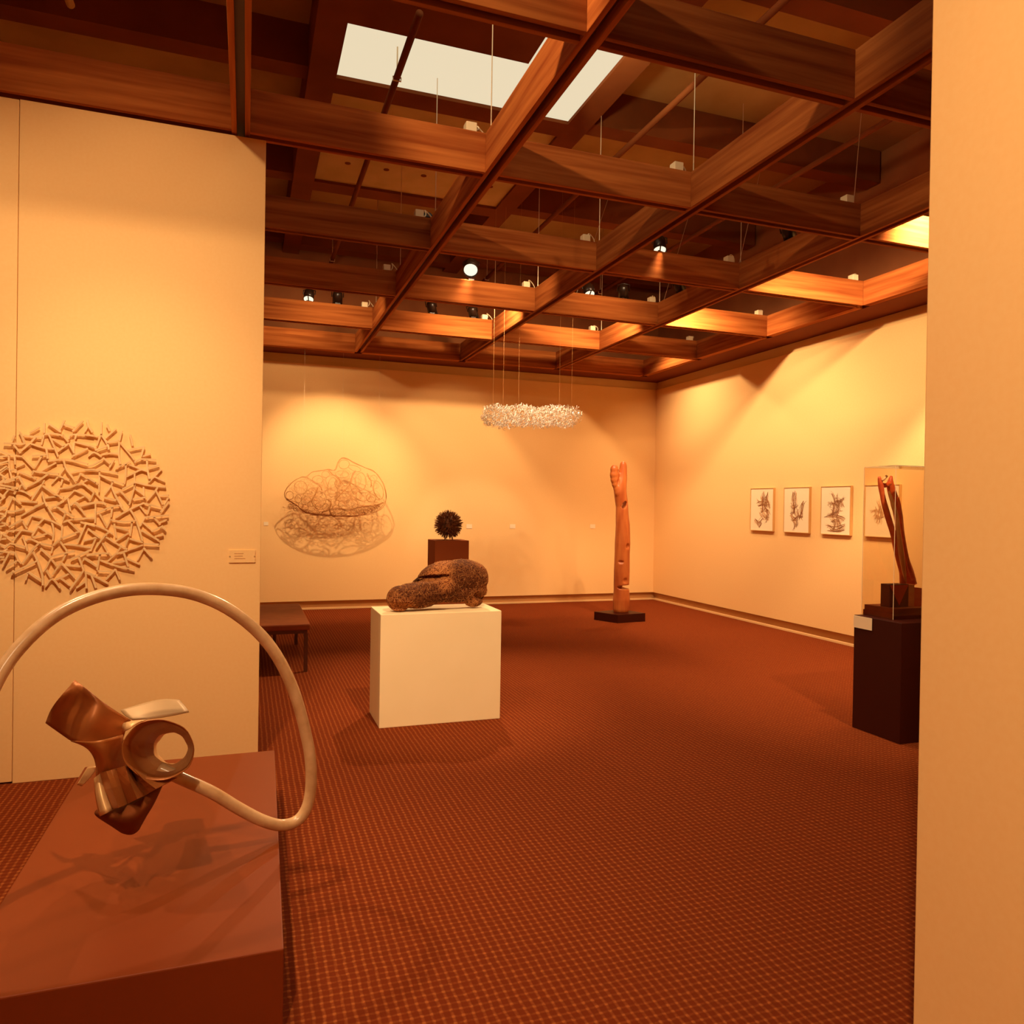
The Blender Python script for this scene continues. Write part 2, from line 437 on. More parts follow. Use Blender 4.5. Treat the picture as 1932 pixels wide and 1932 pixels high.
for k in range(7):
    box('plank', (GX[4]-.05, ys[k]+(.05 if k else 0), ZB), (GX[4]+.04, (ys[k+1]-.05), ZT), m_wood_y, e, .002)

# hanger rods, junction boxes with looped cable, brace wires
crossn = {1: 'nearest', 2: 'second', 3: 'third', 4: 'fourth', 5: 'fifth'}
ln = {1: 'middle', 2: 'centre-right', 3: 'right-hand', 4: 'right wall edge'}
random.seed(4)
for j in (2, 3, 4, 5):
    for k in (1, 2, 3):
        if (j, k) in ((2, 3),): continue
        r = MB().cyl((GX[k], GY[j], ZT-.1), (GX[k], GY[j], (5.4 if k == 3 or (j == 5 and k == 1) else (5.0 if k == 2 else 5.03))), .0035, 6).build('hanger_rod', m_metal)
        tag(r, 'thin hanger rod over the crossing of %s cross beam and %s long beam' % (crossn[j], ln[k]), 'rod', 'hanger rods of the ceiling grid')
for j in (2, 3, 4, 5):
    for k in (1, 2, 3, 4):
        x, y = GX[k]-(.14 if (j, k) != (4, 3) else .11), GY[j]
        e = empty('junction_box', (x, y, ZT))
        tag(e, 'cream electrical box with looped cable, %s cross beam at the %s beam' % (crossn[j], ln[k]), 'electrical box', 'electrical boxes on the ceiling grid')
        box('box', (x-.035, y-.04, ZT), (x+.035, y+.03, ZT+.06), m_cream, e, .004)
        a = Vector((x+.03, y, ZT+.03)); b = Vector((GX[k], y+.12, ZT+.005))
        pts = []
        for i in range(13):
            t = i/12; p = a.lerp(b, t)
            p.z += .075*math.sin(math.pi*t)+.012*math.sin(5*t+j+k); p.x += .02*math.sin(7*t+k)
            pts.append(p)
        MB().tube(pts, .0055, 6).build('cable', m_cream, e, True)
for (n, p0, p1, lb) in ((0, (4.55, 6.3, ZT), (5.3, 6.9, 5.38), 'thin brace wire slanting up beside the right-hand lit lamp can'),
                        (1, (3.4, 7.6, ZT), (4.15, 8.3, 5.38), 'thin brace wire slanting up above the lit orange cross beam'),
                        (2, (4.46, 7.55, ZT), (5.2, 8.1, 5.38), 'thin brace wire slanting up from the right-hand crossing of the fourth cross beam'),
                        (3, (4.46, 4.7, ZT), (4.95, 5.1, 5.38), 'thin brace wire slanting up near the right wall above the nearer beams')):
    tag(MB().cyl(p0, p1, .003, 5).build('brace_wire', m_metal), lb, 'wire', 'brace wires of the ceiling grid')

# conduits under the concrete ceiling
for px, lb, m in (((1.057, 5.6, 10.9), 'dark conduit pipe crossing below the bright skylight', m_frame),
                  ((3.24, 2.5, 10.9), 'dark conduit pipe right of the skylight under the concrete', m_frame),
                  ((-1.143, 2.5, 5.75), 'pale conduit pipe at upper left above the partition', m_fascia),
                  ((5.05, 2.5, 10.9), 'dark conduit pipe nearest the right wall under the concrete', m_frame)):
    x, y0, y1 = px
    e = empty('conduit', (x, y0, 4.8)); tag(e, lb, 'pipe', 'conduit pipes under the concrete ceiling')
    MB().cyl((x, y0-.6, 4.8), (x, y1, 4.8), .026, 12).build('pipe', m, e, True)
    for y in (y0+.2, y1-.5):
        MB().tube([(x-.03, y, 4.8), (x-.03, y, 4.77), (x+.03, y, 4.77), (x+.03, y, 4.8)], .006, 6).cyl((x, y, 4.826), (x, y, ZC if not (sx0 < x < sx1) or y > 6.6 else 5.06), .006, 6).build('pipe_hanger', m_metal, e)

# ------------------------------------------------------------ lamp cans
def can(x, y, z, target, power, label, lit=True, mount=(0, 0), angle=70, blend=.6, star=False, size=.04):
    """black can lamp on a yoke, clamped to the beam at (x, y)"""
    loc = Vector((x, y, z)); d = (Vector(target)-loc).normalized()
    e = empty('spot_lamp', loc); tag(e, label, 'lamp', 'can lamps above the ceiling grid')
    u = d.cross(Vector((0, 0, 1))).normalized() if abs(d.z) < .98 else Vector((1, 0, 0))
    ln_, r = .15, (.075 if star else .058)
    a = loc-d*ln_*.6; b = loc+d*ln_*.4
    hs = MB().tube([a, a+d*.015, a+d*.05, b], [.035, .05, r, r], 20).build('lamp_housing', m_can, e, True)
    # open rim and reflector
    rim = MB()
    rim.tube([b-d*.004, b+d*.018], [r+.003, r+.003], 20, cap=False).build('lamp_rim', m_can, hs)
    if lit:
        o = MB().tube([b+d*.002, b+d*.008], [r-.004, r-.010], 20).build('lamp_bulb', m_star if star else m_bulb, hs)
        if not star:
            v = u.cross(d)
            MB().tube([b+d*.012-v*(r-.002), b+d*.012+v*(r-.002)], .008, 4).build('louvre', m_can, hs)
    # yoke + clamp down to the beam top
    top = Vector((x+mount[0], y+mount[1], ZT))
    yk = MB()
    yk.tube([loc+u*(r+.008)-d*.02, loc+u*(r+.010)-d*.09, loc-d*.105, loc-u*(r+.010)-d*.09, loc-u*(r+.008)-d*.02], .006, 6)
    yk.tube([loc-d*.105, (loc-d*.105+top)/2+Vector((0, 0, .01)), top+Vector((0, 0, .015))], .007, 6)
    yk.build('yoke', m_can, e, True)
    MB().box(top-Vector((.03, .03, .0)), top+Vector((.03, .03, .02))).build('clamp', m_can, e)
    if power:
        spot(b+d*.03, target, power, angle, blend, size, name='lamp_light', parent=e)
    return e
can(.664, 9.105, 3.93, (.2, 6.6, .2), 35, 'black lit lamp can nearest the left partition, left of a pair')
can(.991, 9.105, 3.93, (1.15, 11.0, 1.35), 165, 'black lit lamp can, right one of the pair near the left partition', angle=66, blend=.7)
can(2.19, 7.605, 4.01, (1.35, 5.0, .9), 150, 'brightest lamp can shining straight towards the camera over the wire boulder', star=True, angle=100, size=.03)
can(2.13, 9.105, 3.93, (3.2, 11, 1.4), 40, 'small lit lamp can to the lower left of the brightest lamp', angle=75)
can(3.55, 7.605, 3.91, (3.2, 4.9, 0), 60, 'small lit lamp can over the lit orange cross beam, above the hanging shavings', angle=75)
can(3.56, 6.105, 3.93, (2.7, 4.2, 0), 60, 'lit lamp can tilted left, on the dark third cross beam', angle=75)
can(4.447, 7.17, 3.92, (6.4, 8.3, 1.5), 175, 'lit lamp can on the right-hand long beam, farther of two', angle=125, blend=1)
can(4.447, 5.42, 3.92, (6.4, 6.6, 1.4), 150, 'lit lamp can on the right-hand long beam, nearer of two', angle=125, blend=1)
can(1.43, 6.40, 3.96, (1.2, 9.4, 4.1), 0, 'unlit black lamp can seen from behind on the middle long beam', lit=False)
can(2.66, 9.105, 3.93, (3.9, 10.9, 1.8), 0, 'unlit tilted black lamp can on the pale fifth cross beam', lit=False)
can(3.98, 7.605, 3.93, (4.7, 9.2, 1.0), 60, 'black lamp can seen from behind, left of the right-hand crossing on the fourth beam', lit=False, angle=50)

# ------------------------------------------------------------ low platform with bent ring sculpture
plat = MB().prism([(-.700, 2.19), (.116, 2.19), (.152, 3.98), (-.697, 3.98)], 0, .25).build('display_platform', m_plat, bevel=.004)
tag(plat, 'low brown display platform under the looping wood ring sculpture', 'platform')
def smooth_path(P, n=6):
    P = [Vector(p) for p in P]; out = []
    for i in range(len(P)-1):
        p0 = P[max(i-1, 0)]; p1 = P[i]; p2 = P[i+1]; p3 = P[min(i+2, len(P)-1)]
        for k in range(n):
            t = k/n
            out.append(.5*((2*p1)+(-p0+p2)*t+(2*p0-5*p1+4*p2-p3)*t*t+(-p0+3*p1-3*p2+p3)*t**3))
    out.append(P[-1]); return out
rs = empty('ring_sculpture', (.15, 2.95, .25))
tag(rs, 'large looping pale wood tube with crumpled copper sheets, on the low platform', 'sculpture')
rp = [(300,1450,2.88),(345,1470,2.86),(400,1495,2.86),(450,1525,2.88),(495,1548,2.9),(533,1557,2.925),(565,1545,2.94),(583,1510,2.95),(587,1450,2.95),(576,1380,2.95),(549,1290,2.94),(505,1213,2.93),(440,1155,2.9),(365,1121,2.86),(280,1111,2.82),(200,1121,2.78),(120,1152,2.72),(55,1202,2.66),(0,1272,2.6),(-40,1370,2.53),(-62,1500,2.45),(-66,1640,2.37),(-56,1795,2.30)]
path = smooth_path([at(*p) for p in rp], 6)
for p in path: p.z = max(p.z, .2725)
MB().tube(path, .0215, 18).build('bent_tube', m_ring, rs, True)
def sheet(name, rows, m, sub=2, thick=.003):
    """rows of (crop x, crop y, depth) control points of a curved metal sheet"""
    s = MB(); w = len(rows[0])
    for r in rows:
        for (cx, cy, Y) in r: s.v.append(tuple(at(60+cx/5.682, 1260+cy/5.682, Y)))
    for i in range(len(rows)-1):
        for k in range(w-1):
            a = i*w+k; s.f.append((a, a+1, a+w+1, a+w))
    o = s.build(name, m, rs, name != 'pleated_sheet')
    if sub:
        q = o.modifiers.new('subsurf', 'SUBSURF'); q.levels = q.render_levels = sub; q.boundary_smooth = 'PRESERVE_CORNERS'; q.subdivision_type = 'SIMPLE' if name == 'pleated_sheet' else 'CATMULL_CLARK'
    t = o.modifiers.new('solid', 'SOLIDIFY'); t.thickness = thick; t.offset = 0
    return o
# upper left fan, folded along rays that meet at its lower edge
sheet('copper_sheet', [
 [(462,128,2.86),(600,235,2.80),(760,370,2.80),(920,475,2.84),(1060,560,2.88)],
 [(300,320,2.80),(440,400,2.90),(640,480,2.74),(820,560,2.82),(1010,640,2.86)],
 [(205,430,2.86),(400,560,2.86),(560,640,2.74),(760,700,2.80),(985,740,2.86)],
 [(150,590,2.94),(400,770,2.84),(440,795,2.78),(640,830,2.76),(960,800,2.86)]], m_cu, 2)
sheet('copper_sheet', [
 [(420,785,2.79),(640,800,2.74),(830,760,2.74),(975,715,2.84)],
 [(560,830,2.80),(700,880,2.72),(850,860,2.76),(985,850,2.86)],
 [(650,910,2.82),(760,960,2.73),(880,960,2.78),(1000,960,2.88)],
 [(694,1030,2.84),(780,1060,2.74),(900,1080,2.80),(1030,1050,2.88)],
 [(690,1170,2.86),(780,1160,2.78),(900,1180,2.82),(1040,1130,2.9)]], m_cu, 2)
# lower fan with sharp pleats
sheet('pleated_sheet', [
 [(730,1120,2.80),(800,1110,2.74),(900,1080,2.80),(1000,1050,2.74),(1035,1040,2.80),(1060,1050,2.74),(1110,1080,2.80)],
 [(780,1300,2.76),(860,1290,2.68),(960,1270,2.77),(1060,1240,2.68),(1130,1230,2.77),(1200,1200,2.70),(1330,1190,2.78)],
 [(870,1510,2.72),(930,1500,2.64),(1030,1460,2.74),(1130,1405,2.64),(1210,1370,2.74),(1330,1300,2.68),(1560,1180,2.78)]], m_cu, 1)
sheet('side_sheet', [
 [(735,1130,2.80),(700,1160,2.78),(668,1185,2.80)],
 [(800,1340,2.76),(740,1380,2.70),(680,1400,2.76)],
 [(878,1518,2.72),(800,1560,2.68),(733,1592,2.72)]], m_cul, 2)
# hanging pocket at the bottom
sheet('pocket_sheet', [
 [(700,1520,2.80),(870,1528,2.76),(1060,1450,2.74),(1270,1330,2.76),(1395,1270,2.80)],
 [(645,1568,2.78),(860,1600,2.66),(1080,1560,2.62),(1240,1500,2.68),(1300,1480,2.78)],
 [(820,1670,2.80),(930,1700,2.70),(1080,1690,2.66),(1180,1620,2.72),(1235,1570,2.80)],
 [(960,1765,2.82),(1010,1785,2.76),(1070,1790,2.74),(1120,1765,2.76),(1150,1730,2.82)]], m_frame, 2)
# small leaf at left, long pale blade at right
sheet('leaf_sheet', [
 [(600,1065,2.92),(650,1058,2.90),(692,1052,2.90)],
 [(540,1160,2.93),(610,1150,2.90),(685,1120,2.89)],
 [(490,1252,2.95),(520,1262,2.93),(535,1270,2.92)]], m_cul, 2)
sheet('blade_sheet', [
 [(950,455,2.96),(1180,385,2.98),(1400,325,3.0),(1580,345,3.02)],
 [(1000,520,2.94),(1200,470,2.94),(1420,410,2.96),(1640,410,2.98)],
 [(1080,560,2.92),(1220,550,2.90),(1440,530,2.92),(1685,475,2.96)]], m_cug, 2)
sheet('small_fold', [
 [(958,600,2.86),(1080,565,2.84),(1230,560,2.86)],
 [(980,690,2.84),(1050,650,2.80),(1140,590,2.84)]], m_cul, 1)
# open rolled cuff
def cuff(nm, rims, m, n=40, a0=0, a1=360):
    s = MB()
    for (cx, cy, rx, ry, Y, rough) in rims:
        for k in range(n):
            a = math.radians(a0+(a1-a0)*k/n)
            f = 1+rough*math.sin(5*a+cx)+rough*.6*math.sin(9*a+1)
            p = at(60+(cx+rx*math.cos(a)*f)/5.682, 1260+(cy-ry*math.sin(a)*f)/5.682, Y)
            s.v.append(tuple(p))
    for i in range(len(rims)-1):
        for k in range(n):
            s.f.append((i*n+k, i*n+(k+1) % n, (i+1)*n+(k+1) % n, (i+1)*n+k))
    o = s.build(nm, m, rs, True)
    t = o.modifiers.new('solid', 'SOLIDIFY'); t.thickness = .003; t.offset = 0
    return o
cuff('rolled_cuff', [(1355,880,385,325,2.72,.012),(1400,870,335,285,2.80,.010),(1450,860,260,230,2.90,.012),(1485,860,188,172,2.98,.02)], m_cu)
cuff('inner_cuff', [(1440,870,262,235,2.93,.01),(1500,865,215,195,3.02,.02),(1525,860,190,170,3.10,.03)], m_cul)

# ------------------------------------------------------------ white plinth and fibre boulder
t = MB().box((.86, 5.035, 0), (1.715, 5.455, .765)).build('plinth', m_white, bevel=.004)
tag(t, 'white square display plinth carrying the brown matted boulder', 'plinth')
def blob(name, shapes, mtl, voxel, parent=None, cuts=(), smooth_it=6):
    s = MB()
    for (c, r, sc, rot) in shapes: s.ball(c, r, 24, 16, sc, rot)
    o = s.build(name, mtl, parent)
    q = o.modifiers.new('remesh', 'REMESH'); q.mode = 'VOXEL'; q.voxel_size = voxel
    q = o.modifiers.new('smooth', 'SMOOTH'); q.iterations = smooth_it; q.factor = .5
    bake(o)
    for (cc, r, sc, rot) in cuts:          # one hollow at a time; a failed cut leaves the body as it was
        c = MB(); c.ball(cc, r, 20, 12, sc, rot)
        co = c.build('cut', mtl)
        keep = o.data.copy(); n0 = len(keep.vertices)
        b = o.modifiers.new('bool', 'BOOLEAN'); b.object = co; b.operation = 'DIFFERENCE'; b.solver = 'EXACT'
        bake(o)
        if len(o.data.vertices) < n0*.7 or len(o.data.vertices) > n0*1.5: o.data = keep
        bpy.data.objects.remove(co)
    if cuts:
        q = o.modifiers.new('remesh', 'REMESH'); q.mode = 'VOXEL'; q.voxel_size = voxel*.8
        q = o.modifiers.new('smooth', 'SMOOTH'); q.iterations = 2; q.factor = .5
        bake(o)
    o.data.materials.clear(); o.data.materials.append(mtl)
    return o
def R3(cx, cy, Y=5.24): return at(720+cx/8.782, 1040+cy/8.782, Y)
U = .00043
def ry(a): return Matrix.Rotation(math.radians(a), 3, 'Y')
shapes = [(R3(1300,400), U*440, (1, .75, .66), ry(-4)), (R3(1500,430), U*280, (1, .95, 1.0), None),
          (R3(1000,400,5.27), U*430, (1, .75, .58), ry(-14)), (R3(850,620,5.2), U*520, (1, .62, .46), ry(-12)),
          (R3(480,720,5.17), U*330, (1, .8, .62), ry(-8)), (R3(300,770,5.15), U*215, (1, .95, .98), None),
          (R3(1200,640,5.22), U*400, (1, .6, .5), None), (R3(1520,800,5.22), U*150, (1.1, .9, .75), None),
          (R3(560,840,5.18), U*330, (1, .6, .28), None), (R3(1480,620), U*280, (1, .8, .85), None)]
cuts = [(770,448,260,62,-7,.09), (1000,408,150,38,-4,.05), (620,490,120,26,-22,.04), (1640,735,130,60,18,.05), (1180,960,240,90,0,.06), (330,900,260,60,4,.035)]
def press(o, dents):
    """soft hollows in the front of the boulder: centre, half axes and tilt in crop units, depth in metres"""
    for v in o.data.vertices:
        if v.normal.y > .25: continue
        for cx, cy, ax, az, tilt, dep in dents:
            c = R3(cx, cy, v.co.y); dx, dz = (v.co.x-c.x)/U, (v.co.z-c.z)/U
            t = math.radians(tilt); q = ((dx*math.cos(t)-dz*math.sin(t))/ax)**2+((dx*math.sin(t)+dz*math.cos(t))/az)**2
            if q < 1: v.co.y += dep*(1-q)**.7
    o.data.update()
rock = empty('fibre_boulder', (1.3, 5.24, .765))
tag(rock, 'brown boulder of matted fibre lying on the white plinth', 'sculpture')
bl = blob('boulder_body', shapes, m_rock, .008, rock, (), 5)
press(bl, cuts)
zmin = min(v.co.z for v in bl.data.vertices)
for v in bl.data.vertices: v.co.z += (.765-zmin)
# pale worn nose patch and loose strands
random.seed(7)
bl.data.update()
st = MB()
cnt = 0
vs_ = [v for v in bl.data.vertices if v.normal.y < .2]
for i in range(420):
    v = random.choice(vs_)
    n = v.normal; t1 = n.orthogonal().normalized(); a = random.uniform(0, 6.28)
    d = (t1*math.cos(a)+n.cross(t1)*math.sin(a)); l = random.uniform(.012, .03)
    e2 = n.cross(d)*random.uniform(-.4, .4)
    p = v.co
    if p.z < .775: continue
    st.tube([p-d*l*.5-n*.001, p+n*.004+e2*l*.5, p+d*l*.5-n*.001], .0009, 4)
o = st.build('fibre_strands', m_fib, rock); o['kind'] = 'stuff'

# ------------------------------------------------------------ far plinth with burr ball
t = MB().box((1.54, 6.33, 0), (1.845, 6.60, 1.2)).build('plinth', m_umber, bevel=.003)
tag(t, 'dark narrow plinth behind the boulder carrying the spiky ball', 'plinth')
bb = MB(); c = Vector((1.69, 6.46, 1.335)); bb.ball(c, .085, 16, 12)
random.seed(3)
for i in range(620):
    z = 1-2*(i+.5)/620; a = i*2.39996; r = math.sqrt(1-z*z)
    d = Vector((r*math.cos(a), r*math.sin(a), z)); d = (d+Vector([random.uniform(-.18, .18) for _ in range(3)])).normalized()
    l = random.uniform(.115, .134)
    bb.tube([c+d*.07, c+d*l], [.0045, .0022], 4)
bb.cyl((1.655, 6.44, 1.2), (1.66, 6.45, 1.26), .005, 6).cyl((1.725, 6.44, 1.2), (1.72, 6.45, 1.26), .005, 6)
tag(bb.build('spiky_ball', m_burr), 'small dark spiky ball on the narrow dark plinth', 'sculpture')

# ------------------------------------------------------------ bench
bn = empty('bench', (-.1, 7.6, 0)); tag(bn, 'long low brown leather bench emerging from behind the left partition', 'bench')
box('seat', (-.9, 6.90, .375), (.555, 8.36, .43), m_bench, bn, .012)
box('seat_frame', (-.88, 6.92, .345), (.53, 8.34, .375), m_dark, bn)
for x, y in ((.52, 6.94), (.52, 8.30), (-.86, 6.94), (-.86, 8.30), (.30, 8.30)):
    box('leg', (x-.016, y-.016, 0), (x+.016, y+.016, .345), m_dark, bn)

# ------------------------------------------------------------ carved wood column
wc = empty('carved_column', (4.76, 9.05, .11))
tag(wc, 'tall reddish carved wood column with forked top, on the black floor base', 'sculpture')
def C6(cx, cy, Y=9.05): return at(1100+cx/5.686, 850+cy/5.686, Y)
S6 = 1/(5.686*143.)
tr = [(408,1690,92),(412,1600,96),(412,1500,88),(412,1420,88),(416,1300,90),(418,1200,88),(420,1100,86),(424,1000,88),(426,900,84),(426,800,80),(420,700,74),(418,600,70),(408,520,72),(398,440,72),(405,370,66),(420,300,56),(428,230,48),(432,170,42),(432,140,36)]
sh = []
for i in range(len(tr)-1):
    for k in range(3):
        f = k/3; a = tr[i]; b = tr[i+1]
        cx, cy, r = [a[q]+(b[q]-a[q])*f for q in range(3)]
        sh.append((C6(cx, cy), r*S6, (1, .9, 1), None))
for cx, cy, r in ((338,205,50),(336,260,53),(340,310,50),(350,360,46),(365,410,44),(380,450,50)): sh.append((C6(cx, cy, 9.03), r*S6, (1, .8, 1.1), None))
ct = [(C6(418,585), 30*S6, (.9, 6, 1.5), ry(25)), (C6(490,1468,8.97), 135*S6, (1, 1.0, .17), None),
      (C6(365,1180,8.94), 75*S6, (.35, .8, 1.4), ry(-15)), (C6(400,1200,8.94), 60*S6, (1, .8, .36), None), (C6(470,1400,8.93), 50*S6, (1, .7, .8), None), (C6(350,700,8.97), 30*S6, (1, 1, 1.5), None), (C6(490,1030,8.95), 30*S6, (1, 1, 1.2), None),
      (C6(368,1340,8.94), 100*S6, (.16, .7, 1.3), None), (C6(395,330,8.96), 60*S6, (.3, .8, 1.2), ry(10)), (C6(385,190,9.0), 60*S6, (.14, 2, 1), None)]
wb = blob('carved_body', sh, m_col, .012, wc, ct, 3)
for v in wb.data.vertices: v.co.z = max(v.co.z, .11)
def corner_base():
    a = [(4.434, 9.16), (4.60, 8.80), (5.045, 8.86), (4.93, 9.28)]
    return MB().prism(a, 0, .11)
tag(corner_base().build('sculpture_base', m_black, bevel=.003), 'low black rectangular base on the carpet under the carved wood column', 'base')
# ------------------------------------------------------------ wire net cloud in front of the back wall
def CN(cx, cy, Y=10.6): return at(520+cx/8.05, 850+cy/8.05, Y)
net = empty('wire_net_cloud', CN(900, 560))
tag(net, 'airy copper wire net cloud hanging before the back wall, casting a shadow below', 'sculpture')
random.seed(11)
def onshell(cx, cy, side):
    # ellipsoid about (900,650) with half axes 780 x 380 ; depth from it
    q = 1-((cx-900)/800)**2-((cy-620)/420)**2
    return 10.72+side*.15*math.sqrt(max(q, 0))
def loop(pts, r, side=-1, closed=True, m=0):
    P = [Vector((a, b, 0)) for a, b in pts]
    if closed: P = P[-1:]+P+P[:2]
    sp = smooth_path(P, 7)
    if closed: sp = sp[7:-7]
    return [CN(p.x, p.y, onshell(p.x, p.y, side)) for p in sp]
def ell(cx, cy, rx, ry_, rot=0, n=9):
    o = []
    for k in range(n):
        a = 2*math.pi*k/n; f = random.uniform(.92, 1.08)
        x, y = rx*f*math.cos(a), ry_*f*math.sin(a); c, s_ = math.cos(math.radians(rot)), math.sin(math.radians(rot))
        o.append((cx+x*c-y*s_, cy+x*s_+y*c))
    return o
ol = MB()
outline = [(150,600),(200,540),(290,450),(400,405),(470,400),(560,330),(700,300),(800,290),(900,290),(950,180),(1010,120),(1090,130),(1200,190),(1360,260),(1480,310),(1570,390),(1640,520),(1680,700),(1640,830),(1520,930),(1300,980),(1100,1000),(900,990),(700,975),(520,960),(420,920),(320,830),(180,750),(140,680)]
for i in range(4):
    o_ = [(x+random.uniform(-9, 9), y+random.uniform(-9, 9)) for x, y in outline]
    ol.tube(loop(o_, 0, -1), .0026, 5, cap=False)
for pl, n in (([(160,740),(300,820),(420,915),(560,965),(720,980),(900,992),(1100,1000),(1250,995)], 4),
              ([(1210,310),(1170,370),(1140,450),(1110,540),(1040,610),(960,690),(910,750)], 6),
              ([(800,290),(840,350),(920,400),(980,450),(985,500)], 5), ([(640,560),(600,680),(550,770),(590,850),(640,900)], 4),
              ([(1390,350),(1420,410),(1445,460),(1450,540)], 5), ([(470,410),(590,490),(680,540),(700,600)], 4),
              ([(700,940),(900,880),(1100,900),(1300,850),(1500,830),(1640,800)], 6), ([(780,740),(840,800),(820,900),(860,990)], 6)):
    for i in range(n):
        ol.tube(loop([(x+random.uniform(-14, 14), y+random.uniform(-14, 14)) for x, y in pl], 0, -1, False), .0030, 5)
ol.build('outline_wires', m_wire, net, True)
cells = MB()
for c in ((380,560,95,100,0),(500,690,150,70,-50),(670,740,95,115,0),(870,560,80,155,5),(1010,360,100,55,0),(1060,480,45,50,0),(1185,530,45,130,-8),
          (1290,470,85,130,0),(1560,600,70,140,-15),(1450,720,75,60,20),(215,680,60,60,0),(345,730,50,60,0),(940,890,75,60,20),(690,840,85,55,0),
          (640,440,80,60,0),(1400,920,60,60,0),(1040,210,80,70,0),(1200,270,100,40,20),(760,360,60,50,0),(1490,420,50,45,0),(590,930,90,22,0),(300,800,60,30,30),
          (450,860,50,40,0),(530,820,40,40,0),(1100,820,150,90,0),(1330,680,110,90,0),(760,860,40,60,0)):
    for i in range(3): cells.tube(loop(ell(*c), 0, -1), .0029, 4, cap=False)
cells.build('cell_wires', m_wirel, net, True)
bk = MB()
for i in range(95):
    a = random.uniform(0, 6.28); r = math.sqrt(random.random())
    cx, cy = 900+680*r*math.cos(a), 640+290*r*math.sin(a)
    s_ = random.uniform(35, 110)
    bk.tube(loop(ell(cx, cy, s_, s_*random.uniform(.5, 1.1), random.uniform(0, 90), 8), 0, 1), .0020, 4, cap=False)
for i in range(260):       # dense hem along the bottom
    cx = random.uniform(230, 1560); cy = 990-120*abs((cx-900)/700)**2+random.uniform(-150, 0)*random.random()
    s_ = random.uniform(14, 45)
    bk.tube(loop(ell(cx, cy, s_*1.3, s_*.7, random.uniform(-30, 30), 6), 0, random.choice((-1, 1, .3))), .0022, 4, cap=False)
o = bk.build('back_mesh', m_wirel, net, True); o['kind'] = 'stuff'
hw = MB()
for cx, cy in ((1010, 125), (420, 402), (1560, 385)): p = CN(cx, cy, onshell(cx, cy, -1)); hw.cyl(p, (p.x, p.y, 3.85), .0008, 4)
hw.build('hanging_thread', m_metal, net)

# ------------------------------------------------------------ hanging frizz of clear shavings
YH = 8.35
fz = empty('hanging_shavings', at(1000, 785, YH))
tag(fz, 'bright translucent strip of curled shavings hanging from threads near the ceiling', 'sculpture')
random.seed(21)
a = at(912, 785, YH); b = at(1092, 786, YH)
sv = MB()
for i in range(1500):
    t = random.random(); p = a.lerp(b, t)
    hh = .125*(1-abs(2*t-1)**30)
    p += Vector((0, random.uniform(-.10, .10), random.uniform(-1, 1)*hh+.012*math.sin(t*19)))
    d = Vector([random.gauss(0, 1) for _ in range(3)]).normalized()
    n = d.orthogonal().normalized(); l = random.uniform(.03, .075); w_ = random.uniform(.0016, .004)
    k = len(sv.v); bd = n*random.uniform(.01, .03); sd = d.cross(n)*w_
    for q in range(4):
        f = q/3; c = p+d*(f-.5)*l+bd*math.sin(math.pi*f)
        sv.v += [tuple(c-sd), tuple(c+sd), tuple(c+n*w_*.6)]
    for q in range(3):
        for (u, v_) in ((0, 1), (1, 2), (2, 0)):
            sv.f.append((k+q*3+u, k+q*3+v_, k+q*3+3+v_, k+q*3+3+u))
o = sv.build('shavings', m_frizz, fz); o['kind'] = 'stuff'
for px in (930, 949, 978, 1055, 1078):
    p = at(px, 775, YH)
    MB().cyl((p.x, YH, p.z), (p.x, YH, 5.4), .0007, 5).build('thread', m_wirel, fz)
spot((3.1, 6.5, 3.95), tuple(at(1000, 785, YH)), 60, 28, .5, color=(1, .84, .6))

# ------------------------------------------------------------ four framed drawings on the right wall
random.seed(5)
pics = [((8.437, 7.972), 'farthest framed drawing on the right wall, bushy strokes with a pale smudge at lower left'),
        ((7.776, 7.318), 'second framed drawing from the corner, two upright spires joined at the foot'),
        ((7.130, 6.665), 'third framed drawing from the corner, dense knotted figure of short strokes'),
        ((6.465, 6.000), 'framed drawing seen through the clear display case, faint feathery strokes')]
